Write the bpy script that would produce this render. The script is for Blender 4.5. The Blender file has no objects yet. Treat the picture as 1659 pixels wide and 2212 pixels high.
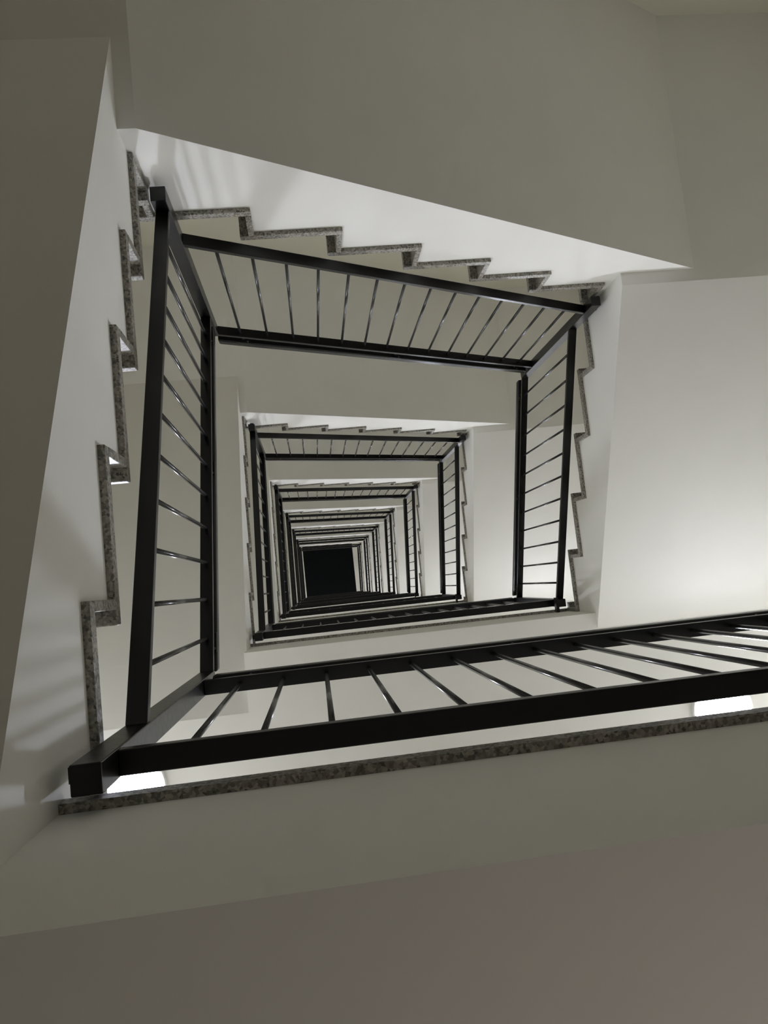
import bpy, bmesh, math, random
from mathutils import Matrix, Vector

scene = bpy.context.scene
COL = scene.collection

# ------------------------------------------------------------------ dimensions (metres)
Z0 = 1.9605                  # camera height above the ground floor
R_ = 0.165                   # riser height
G_ = 0.30629                 # tread going
XR = 1.874                   # well: x 0..XR, y 0..YB  (y grows towards the main landings)
YB = 5 * G_
ZL = 1.1445 + Z0             # top of the concrete of the lowest landing in view
H = 19 * R_                  # storey height
SL = R_ / G_                 # pitch
WXL, WXR, WYT, WYB = -1.2, 3.07, -1.225, 2.75     # inner faces of the outer walls
NST = 7                      # storeys above the lowest landing
D_ = 0.052                   # railing centre line, measured in from the well edge
GT = 0.03                    # granite thickness
OV = 0.015                   # granite overhang into the well
NOSE = 0.05                  # front of nosing, measured from the back of the riser board
CEIL = 0.741 + Z0 + 8 * H    # roof slab soffit


# ------------------------------------------------------------------ materials
def mat(name):
    m = bpy.data.materials.new(name)
    m.use_nodes = True
    nt = m.node_tree
    return m, nt, nt.nodes['Principled BSDF']


def plaster(name, c1, c2, rough=0.92, bump=0.05):
    m, nt, b = mat(name)
    tc = nt.nodes.new('ShaderNodeTexCoord')
    n = nt.nodes.new('ShaderNodeTexNoise')
    n.inputs['Scale'].default_value = 2.5
    n.inputs['Detail'].default_value = 5
    nt.links.new(tc.outputs['Object'], n.inputs['Vector'])
    r = nt.nodes.new('ShaderNodeValToRGB')
    r.color_ramp.elements[0].position = 0.3
    r.color_ramp.elements[1].position = 0.7
    r.color_ramp.elements[0].color = (*c1, 1)
    r.color_ramp.elements[1].color = (*c2, 1)
    nt.links.new(n.outputs['Fac'], r.inputs['Fac'])
    nt.links.new(r.outputs['Color'], b.inputs['Base Color'])
    n2 = nt.nodes.new('ShaderNodeTexNoise')
    n2.inputs['Scale'].default_value = 140
    n2.inputs['Detail'].default_value = 3
    nt.links.new(tc.outputs['Object'], n2.inputs['Vector'])
    bp = nt.nodes.new('ShaderNodeBump')
    bp.inputs['Strength'].default_value = bump
    bp.inputs['Distance'].default_value = 0.004
    nt.links.new(n2.outputs['Fac'], bp.inputs['Height'])
    nt.links.new(bp.outputs['Normal'], b.inputs['Normal'])
    b.inputs['Roughness'].default_value = rough
    return m


def granite(name):
    m, nt, b = mat(name)
    tc = nt.nodes.new('ShaderNodeTexCoord')
    v = nt.nodes.new('ShaderNodeTexVoronoi')
    v.inputs['Scale'].default_value = 190
    nt.links.new(tc.outputs['Object'], v.inputs['Vector'])
    r = nt.nodes.new('ShaderNodeValToRGB')
    r.color_ramp.interpolation = 'LINEAR'
    e = r.color_ramp.elements
    e[0].position, e[0].color = 0.1, (0.12, 0.112, 0.10, 1)
    e[1].position, e[1].color = 0.85, (0.60, 0.565, 0.50, 1)
    k = e.new(0.45)
    k.color = (0.36, 0.34, 0.295, 1)
    nt.links.new(v.outputs['Color'], r.inputs['Fac'])
    n = nt.nodes.new('ShaderNodeTexNoise')
    n.inputs['Scale'].default_value = 22
    n.inputs['Detail'].default_value = 6
    nt.links.new(tc.outputs['Object'], n.inputs['Vector'])
    mx = nt.nodes.new('ShaderNodeMix')
    mx.data_type = 'RGBA'
    mx.blend_type = 'MULTIPLY'
    mx.inputs['Factor'].default_value = 0.55
    nt.links.new(r.outputs['Color'], mx.inputs['A'])
    nt.links.new(n.outputs['Fac'], mx.inputs['B'])
    nt.links.new(mx.outputs['Result'], b.inputs['Base Color'])
    b.inputs['Roughness'].default_value = 0.45
    return m


def paint(name, c, rough, metallic=0.0):
    m, nt, b = mat(name)
    tc = nt.nodes.new('ShaderNodeTexCoord')
    n = nt.nodes.new('ShaderNodeTexNoise')
    n.inputs['Scale'].default_value = 60
    nt.links.new(tc.outputs['Object'], n.inputs['Vector'])
    mr = nt.nodes.new('ShaderNodeMapRange')
    mr.inputs['To Min'].default_value = rough * 0.8
    mr.inputs['To Max'].default_value = rough * 1.2
    nt.links.new(n.outputs['Fac'], mr.inputs['Value'])
    nt.links.new(mr.outputs['Result'], b.inputs['Roughness'])
    b.inputs['Base Color'].default_value = (*c, 1)
    b.inputs['Metallic'].default_value = metallic
    if not metallic:
        b.inputs['Specular IOR Level'].default_value = 0.4
    return m


M_WHITE = plaster('white_plaster', (0.81, 0.805, 0.775), (0.84, 0.835, 0.805))
M_WALL = plaster('wall_plaster', (0.73, 0.71, 0.62), (0.77, 0.75, 0.66))
M_GRAN = granite('speckled_granite')
M_FLOOR = plaster('pale_terrazzo', (0.62, 0.60, 0.56), (0.72, 0.70, 0.66), 0.5, 0.01)
M_BLACK = paint('black_steel_paint', (0.004, 0.004, 0.004), 0.33)
M_BAR, _nt, _b = mat('black_bar_paint')
_b.inputs['Base Color'].default_value = (0.02, 0.02, 0.02, 1)
_b.inputs["Roughness"].default_value = 0.2
M_SCREW = paint('zinc_screw', (0.16, 0.16, 0.155), 0.4, 0.6)
M_TRIM = paint('white_lamp_body', (0.8, 0.8, 0.78), 0.5)

M_GLASS, _nt, _b = mat('dark_skylight_glass')
_b.inputs['Base Color'].default_value = (0.004, 0.005, 0.006, 1)
_b.inputs['Roughness'].default_value = 0.35
_b.inputs['Specular IOR Level'].default_value = 0.12

M_LAMP, _nt, _b = mat('lit_opal_glass')
_b.inputs['Base Color'].default_value = (0.9, 0.9, 0.88, 1)
_b.inputs['Emission Color'].default_value = (0.955, 0.99, 1.14, 1)
_b.inputs['Emission Strength'].default_value = 28.0


M_CORE = M_LAMP.copy()
M_CORE.name = 'bright_lamp_core'
M_CORE.node_tree.nodes['Principled BSDF'].inputs['Emission Strength'].default_value = 725.0

# ------------------------------------------------------------------ mesh helpers
def box(bm, x0, x1, y0, y1, z0, z1):
    v = [bm.verts.new(p) for p in ((x0, y0, z0), (x1, y0, z0), (x1, y1, z0), (x0, y1, z0),
                                   (x0, y0, z1), (x1, y0, z1), (x1, y1, z1), (x0, y1, z1))]
    for f in ((0, 3, 2, 1), (4, 5, 6, 7), (0, 1, 5, 4), (1, 2, 6, 5), (2, 3, 7, 6), (3, 0, 4, 7)):
        bm.faces.new([v[i] for i in f])


def prism(bm, prof, axis, a, b):
    """profile of (s, z) points, swept between a and b along the other horizontal axis.
    axis 'x': the profile's s runs along x and the sweep along y; 'y': the reverse."""
    def P(s, z, t):
        return (s, t, z) if axis == 'x' else (t, s, z)
    A = [bm.verts.new(P(s, z, a)) for s, z in prof]
    B = [bm.verts.new(P(s, z, b)) for s, z in prof]
    n = len(prof)
    bm.faces.new(A)
    bm.faces.new(B[::-1])
    for i in range(n):
        j = (i + 1) % n
        bm.faces.new((A[i], B[i], B[j], A[j]))


def rod(bm, p, q, r, n=12):
    p, q = Vector(p), Vector(q)
    d = (q - p).normalized()
    u = d.orthogonal().normalized()
    w = d.cross(u)
    rings = []
    for c in (p, q):
        rings.append([bm.verts.new(c + r * (math.cos(2 * math.pi * i / n) * u + math.sin(2 * math.pi * i / n) * w))
                      for i in range(n)])
    for i in range(n):
        j = (i + 1) % n
        bm.faces.new((rings[0][i], rings[0][j], rings[1][j], rings[1][i]))
    bm.faces.new(rings[0][::-1])
    bm.faces.new(rings[1])


def lathe(bm, prof, c, n=36):
    rings = []
    for r, z in prof:
        if r < 1e-6:
            rings.append([bm.verts.new((c[0], c[1], c[2] + z))])
        else:
            rings.append([bm.verts.new((c[0] + r * math.cos(2 * math.pi * i / n),
                                        c[1] + r * math.sin(2 * math.pi * i / n), c[2] + z)) for i in range(n)])
    for a, b in zip(rings, rings[1:]):
        for i in range(n):
            j = (i + 1) % n
            if len(a) == 1:
                bm.faces.new((a[0], b[j], b[i]))
            elif len(b) == 1:
                bm.faces.new((a[i], a[j], b[0]))
            else:
                bm.faces.new((a[i], a[j], b[j], b[i]))


def obj(name, bm, m, parent=None, bevel=0.0, smooth=False):
    bmesh.ops.recalc_face_normals(bm, faces=bm.faces)
    if parent is not None:
        bmesh.ops.translate(bm, verts=bm.verts, vec=-parent.location)
    me = bpy.data.meshes.new(name)
    bm.to_mesh(me)
    bm.free()
    me.materials.append(m)
    if smooth:
        for p in me.polygons:
            p.use_smooth = True
    o = bpy.data.objects.new(name, me)
    COL.objects.link(o)
    if parent is not None:
        o.parent = parent
    if bevel:
        md = o.modifiers.new('bevel', 'BEVEL')
        md.width = bevel
        md.segments = 2
        md.limit_method = 'ANGLE'
        md.angle_limit = math.radians(40)
    return o


def thing(name, cat, loc, label='', group=None):
    o = bpy.data.objects.new(name, None)
    o.empty_display_size = 0.1
    COL.objects.link(o)
    o.location = loc
    o['label'] = label
    o['category'] = cat
    if group:
        o['group'] = group
    return o


def structure(name, bm, m, label=None):
    o = obj(name, bm, m)
    o['kind'] = 'structure'
    if label:
        o['label'] = label
    return o


def dup(root, dz, label):
    c = root.copy()
    COL.objects.link(c)
    c.location = root.location + Vector((0, 0, dz))
    c['label'] = label
    for ch in list(root.children):
        d = ch.copy()
        COL.objects.link(d)
        d.parent = c
        for g in list(ch.children):
            e = g.copy()
            COL.objects.link(e)
            e.parent = d
    return c


ORD = ['lowest', 'second', 'third', 'fourth', 'fifth', 'sixth', 'seventh', 'topmost']


# soffit lines
def s_left(y):
    return 1.728 + Z0 - SL * y


def s_top(x):
    return 1.842 + Z0 + SL * x


def s_right(y):
    return 3.007 + Z0 + SL * y


S_TL = 1.868 + Z0
S_TR = 3.037 + Z0
S_L = 0.741 + Z0
lv = lambda k: ZL + k * R_           # concrete level k


# ------------------------------------------------------------------ stair flights
def flight_left():
    t = thing('stair_flight', 'stairs', (0, YB, lv(0)), group='stair flights around the well')
    prof = [(YB, s_left(YB))]
    for k in range(1, 6):
        prof += [(YB - (k - 1) * G_, lv(k)), (YB - k * G_, lv(k))]
    yt = (1.728 + Z0 - S_TL) / SL
    prof += [(0, S_TL), (yt, S_TL)]
    bm = bmesh.new()
    prism(bm, prof, 'y', WXL, 0)
    obj('concrete_slab', bm, M_WHITE, t)
    for k in range(1, 7):
        yk = YB - (k - 1) * G_
        bm = bmesh.new()
        box(bm, WXL, OV, yk, yk + 0.02, lv(k - 1) + (GT if k > 1 else GT), lv(k))
        obj('riser', bm, M_GRAN, t, 0.0015)
        if k < 6:
            bm = bmesh.new()
            box(bm, WXL, OV, yk - G_, yk + NOSE, lv(k), lv(k) + GT)
            obj('tread', bm, M_GRAN, t, 0.003)
    return t


def flight_top():
    t = thing('stair_flight', 'stairs', (0, 0, lv(6)), group='stair flights around the well')
    prof = [(0, S_TL), (0, lv(7))]
    for k in range(7, 13):
        x = (k - 7) * G_
        if k > 7:
            prof += [(x, lv(k))]
        prof += [(x + G_, lv(k))]
    prof += [(6 * G_, lv(13)), (XR, lv(13)), (XR, S_TR)]
    xe = (S_TR - 1.842 - Z0) / SL
    prof += [(xe, S_TR)]
    xs = (S_TL - 1.842 - Z0) / SL
    prof += [(xs, S_TL)]
    bm = bmesh.new()
    prism(bm, prof, 'x', WYT, 0)
    obj('concrete_slab', bm, M_WHITE, t)
    for k in range(7, 14):
        xk = (k - 7) * G_
        bm = bmesh.new()
        box(bm, xk - 0.02, xk, WYT, OV, lv(k - 1) + GT, lv(k))
        obj('riser', bm, M_GRAN, t, 0.0015)
        if k < 13:
            bm = bmesh.new()
            box(bm, xk - NOSE, xk + G_, WYT, OV, lv(k), lv(k) + GT)
            obj('tread', bm, M_GRAN, t, 0.003)
    return t


def flight_right():
    t = thing('stair_flight', 'stairs', (XR, 0, lv(13)), group='stair flights around the well')
    prof = [(0, S_TR), (0, lv(14))]
    for k in range(14, 19):
        y = (k - 14) * G_
        if k > 14:
            prof += [(y, lv(k))]
        prof += [(y + G_, lv(k))]
    ye = (S_L + H - 3.007 - Z0) / SL
    prof += [(YB, S_L + H), (ye, S_L + H)]
    prof += [((S_TR - 3.007 - Z0) / SL, S_TR)]
    bm = bmesh.new()
    prism(bm, prof, 'y', XR, WXR)
    obj('concrete_slab', bm, M_WHITE, t)
    for k in range(14, 20):
        yk = (k - 14) * G_
        bm = bmesh.new()
        box(bm, XR - OV, WXR, yk - 0.02, yk, lv(k - 1) + GT, lv(k))
        obj('riser', bm, M_GRAN, t, 0.0015)
        if k < 19:
            bm = bmesh.new()
            box(bm, XR - OV, WXR, yk - NOSE, yk + G_, lv(k), lv(k) + GT)
            obj('tread', bm, M_GRAN, t, 0.003)
    return t


def corner_left():
    t = thing('corner_landing', 'landing', (0, 0, lv(6)), group='corner landings of the stair')
    bm = bmesh.new()
    box(bm, WXL, 0, WYT, 0, S_TL, lv(6))
    obj('concrete_slab', bm, M_WHITE, t)
    bm = bmesh.new()
    box(bm, WXL, 0, WYT, 0, lv(6), lv(6) + GT)
    box(bm, WXL, OV, 0, NOSE, lv(6), lv(6) + GT)
    obj('granite_paving', bm, M_GRAN, t)
    return t


def corner_right():
    t = thing('corner_landing', 'landing', (XR, 0, lv(13)), group='corner landings of the stair')
    bm = bmesh.new()
    box(bm, XR, WXR, WYT, 0, S_TR, lv(13))
    obj('concrete_slab', bm, M_WHITE, t)
    bm = bmesh.new()
    box(bm, XR, WXR, WYT, 0, lv(13), lv(13) + GT)
    box(bm, 6 * G_ - NOSE, XR, WYT, OV, lv(13), lv(13) + GT)
    obj('granite_paving', bm, M_GRAN, t)
    return t


def main_landing(last=False):
    t = thing('stair_landing', 'landing', (XR / 2, YB, lv(0)), group='main landings of the stair')
    bm = bmesh.new()
    box(bm, 0, WXR, YB, WYB, S_L, lv(0))
    yc = (1.728 + Z0 - S_L) / SL
    if last:
        box(bm, WXL, 0, YB, WYB, S_L, lv(0))
    else:
        prism(bm, [(YB, s_left(YB)), (YB, lv(0)), (WYB, lv(0)), (WYB, S_L), (yc, S_L)], 'y', WXL, 0)
    obj('concrete_slab', bm, M_WHITE, t)
    bm = bmesh.new()
    box(bm, WXL, WXR, YB, WYB, lv(0), lv(0) + GT)
    box(bm, 0.0, XR, YB - OV, YB, lv(0), lv(0) + GT)
    box(bm, XR, WXR, YB - NOSE, YB, lv(0), lv(0) + GT)
    obj('granite_paving', bm, M_GRAN, t)
    return t


# ------------------------------------------------------------------ railings
PW = 0.0225        # half width of a post
RW = 0.020        # half width of the rails


def rail(axis, c, s0, s1, z0, slope, post, nb, label, zpost):
    """axis along which the rail runs; c the fixed coordinate; s0..s1 post centres (s0 = the post it owns);
    z0 + slope*s the underside of the bottom rail."""
    sg = 1 if s1 > s0 else -1
    base = (s0, c, zpost[0]) if axis == 'x' else (c, s0, zpost[0])
    t = thing('stair_railing', 'railing', base, label, 'black steel railings around the well')
    zb = lambda s: z0 + slope * s
    a, b = s0 + sg * PW, s1 - sg * PW
    hh = 0.0225
    FR = 0.868

    def bar(name, sa, sb, off, h, w, m, bev):
        bm = bmesh.new()
        prism(bm, [(sa, zb(sa) + off), (sb, zb(sb) + off), (sb, zb(sb) + off + h), (sa, zb(sa) + off + h)],
              axis, c - w, c + w)
        return obj(name, bm, m, t, bev)

    bar('bottom_rail', a, b, 0.0, hh, RW, M_BLACK, 0.002)
    bar('top_rail', a, b, FR, hh, RW, M_BLACK, 0.002)
    hr = bar('handrail', s0 + sg * 0.012, s1 - sg * 0.034, FR + hh + 0.062, 0.05, 0.022, M_BLACK, 0.007)
    # post
    bm = bmesh.new()
    if axis == 'x':
        box(bm, s0 - PW, s0 + PW, c - PW, c + PW, zpost[0], zpost[1])
    else:
        box(bm, c - PW, c + PW, s0 - PW, s0 + PW, zpost[0], zpost[1])
    obj('post', bm, M_BLACK, t, 0.002)
    # fixing plate that ties the post to the edge of the landing or flight
    bm = bmesh.new()
    if post == 'near':
        xa = s0 - PW - 0.016
        box(bm, xa, xa + 0.016, c - 0.034, YB, zpost[0] - 0.006, zpost[0] + 0.03)
    else:
        zf = zpost[0] + 0.04 if post != 'right' else zpost[0] + 0.08
        e0, e1 = {'left': (OV, c - PW), 'top': (OV, c - PW), 'right': (c + PW, XR - OV)}[post]
        if axis == 'x':
            box(bm, s0 - 0.012, s0 + 0.012, e0, e1, zf, zf + 0.02)
        else:
            box(bm, e0, e1, s0 - 0.012, s0 + 0.012, zf, zf + 0.02)
    obj('fixing_plate', bm, M_BLACK, t)
    # balusters
    for i in range(nb):
        s = s0 + (s1 - s0) * (i + 1) / (nb + 1)
        p0, p1 = zb(s) + hh * 0.6, zb(s) + FR + 0.006
        bm = bmesh.new()
        if axis == 'x':
            rod(bm, (s, c, p0), (s, c, p1), 0.006)
        else:
            rod(bm, (c, s, p0), (c, s, p1), 0.006)
        obj('baluster', bm, M_BAR, t, smooth=False)
    # handrail brackets: stem and flat plate with a screw under the handrail
    L = abs(s1 - s0)
    for f in (0.07, 0.5, 0.93):
        s = s0 + (s1 - s0) * f
        bm = bmesh.new()
        z = zb(s) + FR + hh - 0.004
        z2 = zb(s) + FR + hh + 0.064
        if axis == 'x':
            rod(bm, (s, c, z), (s, c, z2), 0.007)
        else:
            rod(bm, (c, s, z), (c, s, z2), 0.007)
        zu = z2 - 0.006
        if axis == 'x':
            prism(bm, [(s - 0.03, zu - slope * 0.03), (s + 0.03, zu + slope * 0.03),
                       (s + 0.03, zu + 0.006 + slope * 0.03), (s - 0.03, zu + 0.006 - slope * 0.03)], axis, c - 0.014, c + 0.02)
        else:
            prism(bm, [(s - 0.03, zu - slope * 0.03), (s + 0.03, zu + slope * 0.03),
                       (s + 0.03, zu + 0.006 + slope * 0.03), (s - 0.03, zu + 0.006 - slope * 0.03)], axis, c - 0.014, c + 0.02)
        br = obj('handrail_bracket', bm, M_BLACK, t)
        inw = {'left': 1, 'top': 1, 'right': -1, 'near': -1}[post]
        bm = bmesh.new()
        q = (s + 0.018, c + inw * 0.013, zu + slope * 0.018) if axis == 'x' else (c + inw * 0.013, s + 0.018, zu + slope * 0.018)
        rod(bm, (q[0], q[1], q[2] - 0.003), (q[0], q[1], q[2] + 0.001), 0.0045, 10)
        sc = obj('screw', bm, M_SCREW, t)
        sc.parent = br
    for p in t.children:
        if p.name.startswith('baluster'):
            for q in p.data.polygons:
                q.use_smooth = len(q.vertices) == 4
    return t


ZP = Z0
def rail_left():
    return rail('y', D_, YB - D_, D_, 2.195 + Z0, -SL, 'left', 11, '', (1.110 + Z0, 2.292 + Z0))


def rail_top():
    return rail('x', D_, D_, XR - D_, 2.34 + Z0, SL, 'top', 14, '', (2.097 + Z0, 3.265 + Z0))


def rail_right():
    return rail('y', XR - D_, D_, YB - D_, 3.491 + Z0, SL, 'right', 11, '', (3.215 + Z0, 4.412 + Z0))


def rail_near():
    return rail('x', YB - D_, XR - D_, D_, 1.197 + Z0, 0.0, 'near', 14, '', (1.110 + Z0, 2.090 + Z0))


def lamp(x, y):
    zc = S_L + H
    t = thing('ceiling_lamp', 'lamp', (x, y, zc), group='round lamps under the landings')
    bm = bmesh.new()
    lathe(bm, [(0, 0), (0.17, 0), (0.17, -0.018), (0.166, -0.022), (0, -0.022)], (x, y, zc))
    obj('lamp_base', bm, M_TRIM, t)
    bm = bmesh.new()
    lathe(bm, [(0.158, -0.021), (0.157, -0.023), (0.15, -0.0265), (0.11, -0.031), (0.06, -0.033), (0, -0.034)], (x, y, zc), 24)
    obj('lamp_shade', bm, M_LAMP, t, smooth=True)
    bm = bmesh.new()
    lathe(bm, [(0.062, -0.0322), (0.055, -0.0342), (0, -0.0350)], (x, y, zc), 24)
    obj('lamp_core', bm, M_CORE, t, smooth=True)
    return t


def storeys(root, n, text, low, top):
    """copies of a thing one storey apart, each label naming its place in the rise of the well"""
    root['label'] = text % low
    for k in range(1, n):
        dup(root, k * H, text % (top if k == n - 1 else '%s from the bottom' % ORD[k]))


LOW, TOP = 'lowest and largest', 'topmost and smallest'
storeys(flight_left(), NST, 'white stair flight with granite steps left of the well, %s', LOW, TOP)
storeys(flight_top(), NST, 'white stair flight with granite steps across the top of the well, %s', LOW, TOP)
storeys(flight_right(), NST, 'white stair flight with granite steps right of the well, %s', LOW, TOP)
storeys(corner_left(), NST, 'white corner landing at the upper left of the well, %s', LOW, TOP)
storeys(corner_right(), NST, 'white corner landing at the upper right of the well, %s', LOW, TOP)
storeys(main_landing(), NST, 'long level landing at the bottom edge of the well, %s', LOW, 'last but one')
ml = main_landing(True)
ml.location.z += NST * H
ml['label'] = 'topmost long level landing at the bottom edge, under the dark skylight'
storeys(rail_left(), NST, 'black railing sloping along the left stair flight, %s', LOW, TOP)
storeys(rail_top(), NST, 'black railing sloping along the flight across the top, %s', LOW, TOP)
storeys(rail_right(), NST, 'black railing sloping along the right stair flight, %s', LOW, TOP)
storeys(rail_near(), NST + 1, 'level black railing along the landing at the bottom edge, %s', LOW, TOP)
storeys(lamp(-0.60, 2.13), NST + 1, 'lit round lamp under the left end of a landing, %s', 'lowest and brightest', 'topmost')
storeys(lamp(2.50, 2.12), NST + 1, 'lit round lamp under the right end of a landing, %s', 'lowest and brightest', 'topmost')

# added fill lamp, out of view, brightens the underside of the lowest landing
M_FILL = M_LAMP.copy()
M_FILL.name = 'fill_opal_glass'
M_FILL.node_tree.nodes['Principled BSDF'].inputs['Emission Strength'].default_value = 31.0
M_FILL.node_tree.nodes['Principled BSDF'].inputs['Emission Color'].default_value = (1.0, 0.89, 0.85, 1)
t = thing('fill_lamp', 'lamp', (1.15, WYB, Z0 + 0.12), 'added dim round fill lamp, unseen below the lowest landing')
for nm, prof, mm in (('lamp_base', [(0, 0), (0.13, 0), (0.13, -0.022), (0, -0.022)], M_TRIM),
                     ('lamp_shade', [(0.12, -0.021), (0.115, -0.035), (0.07, -0.05), (0, -0.055)], M_FILL)):
    bm = bmesh.new()
    lathe(bm, prof, (0, 0, 0), 24)
    bmesh.ops.rotate(bm, verts=bm.verts, cent=(0, 0, 0), matrix=Matrix.Rotation(math.radians(-90), 3, 'X'))
    bmesh.ops.translate(bm, verts=bm.verts, vec=t.location)
    obj(nm, bm, mm, t, smooth=True)

# ------------------------------------------------------------------ the shell
T = 0.25
bm = bmesh.new(); box(bm, WXL - T, WXL, WYT - T, WYB + T, -0.2, CEIL + 0.3); structure('wall_left', bm, M_WALL)
bm = bmesh.new(); box(bm, WXR, WXR + T, WYT - T, WYB + T, -0.2, CEIL + 0.3); structure('wall_right', bm, M_WALL)
bm = bmesh.new(); box(bm, WXL, WXR, WYT - T, WYT, -0.2, CEIL + 0.3); structure('wall_back', bm, M_WALL)
bm = bmesh.new(); box(bm, WXL, WXR, WYB, WYB + T, -0.2, CEIL + 0.3); structure('wall_front', bm, M_WALL)
bm = bmesh.new(); box(bm, WXL, WXR, WYT, WYB, -0.2, 0); structure('floor', bm, M_FLOOR)
# the stairs of the storey below the camera, down to the ground floor
bm = bmesh.new()
for k in range(0, 6):
    box(bm, WXL, 0, YB - (k + 1) * G_ if k < 5 else WYT, YB - k * G_, lv(k + 1) - H - 0.26, lv(k + 1) - H + GT)
for k in range(6, 13):
    box(bm, (k - 6) * G_, (k - 5) * G_ if k < 12 else WXR, WYT, 0, lv(k + 1) - H - 0.26, lv(k + 1) - H + GT)
for k in range(13, 18):
    box(bm, XR, WXR, (k - 13) * G_, (k - 12) * G_, lv(k + 1) - H - 0.26, lv(k + 1) - H + GT)
structure('floor_stairs', bm, M_GRAN, 'granite stairs below the camera')
# roof slab with the skylight opening
SX0, SX1, SY0, SY1 = 0.045, 1.777, -0.55, 1.60
bm = bmesh.new()
box(bm, WXL, SX0, WYT, WYB, CEIL, CEIL + 0.3)
box(bm, SX1, WXR, WYT, WYB, CEIL, CEIL + 0.3)
box(bm, SX0, SX1, WYT, SY0, CEIL, CEIL + 0.3)
box(bm, SX0, SX1, SY1, WYB, CEIL, CEIL + 0.3)
structure('ceiling', bm, M_WHITE)
bm = bmesh.new()
box(bm, SX0, SX1, SY0, SY1, CEIL + 0.012, CEIL + 0.03)
structure('window_1', bm, M_GLASS, 'dark night skylight at the top of the well')

# ------------------------------------------------------------------ camera
a = Vector((-0.09929139, -0.09611111, -0.10144736))
Rm = Matrix.Rotation(a.length, 3, a.normalized())       # world -> (right, down, forward)
cam = bpy.data.cameras.new('camera')
co = bpy.data.objects.new('camera', cam)
COL.objects.link(co)
right, down, fwd = Rm[0], Rm[1], Rm[2]
m3 = Matrix((right, -down, -fwd)).transposed()
co.matrix_world = Matrix.Translation((0.40152, 1.2466, Z0)) @ m3.to_4x4()
cam.sensor_fit = 'VERTICAL'
cam.sensor_height = 36.0
cam.lens = 1590.975 / 2212 * 36.0
cam.clip_start = 0.02
cam.clip_end = 200
scene.camera = co

# ------------------------------------------------------------------ world, colour
w = bpy.data.worlds.new('night')
scene.world = w
w.use_nodes = True
w.node_tree.nodes['Background'].inputs['Color'].default_value = (0.002, 0.002, 0.003, 1)
w.node_tree.nodes['Background'].inputs['Strength'].default_value = 1.0
scene.view_settings.view_transform = 'Standard'
scene.view_settings.look = 'None'
scene.view_settings.gamma = 1.0
scene.view_settings.exposure = 0.0
scene.view_settings.use_curve_mapping = False
scene.cycles.max_bounces = 14
scene.cycles.diffuse_bounces = 10
scene.cycles.sample_clamp_indirect = 8.0
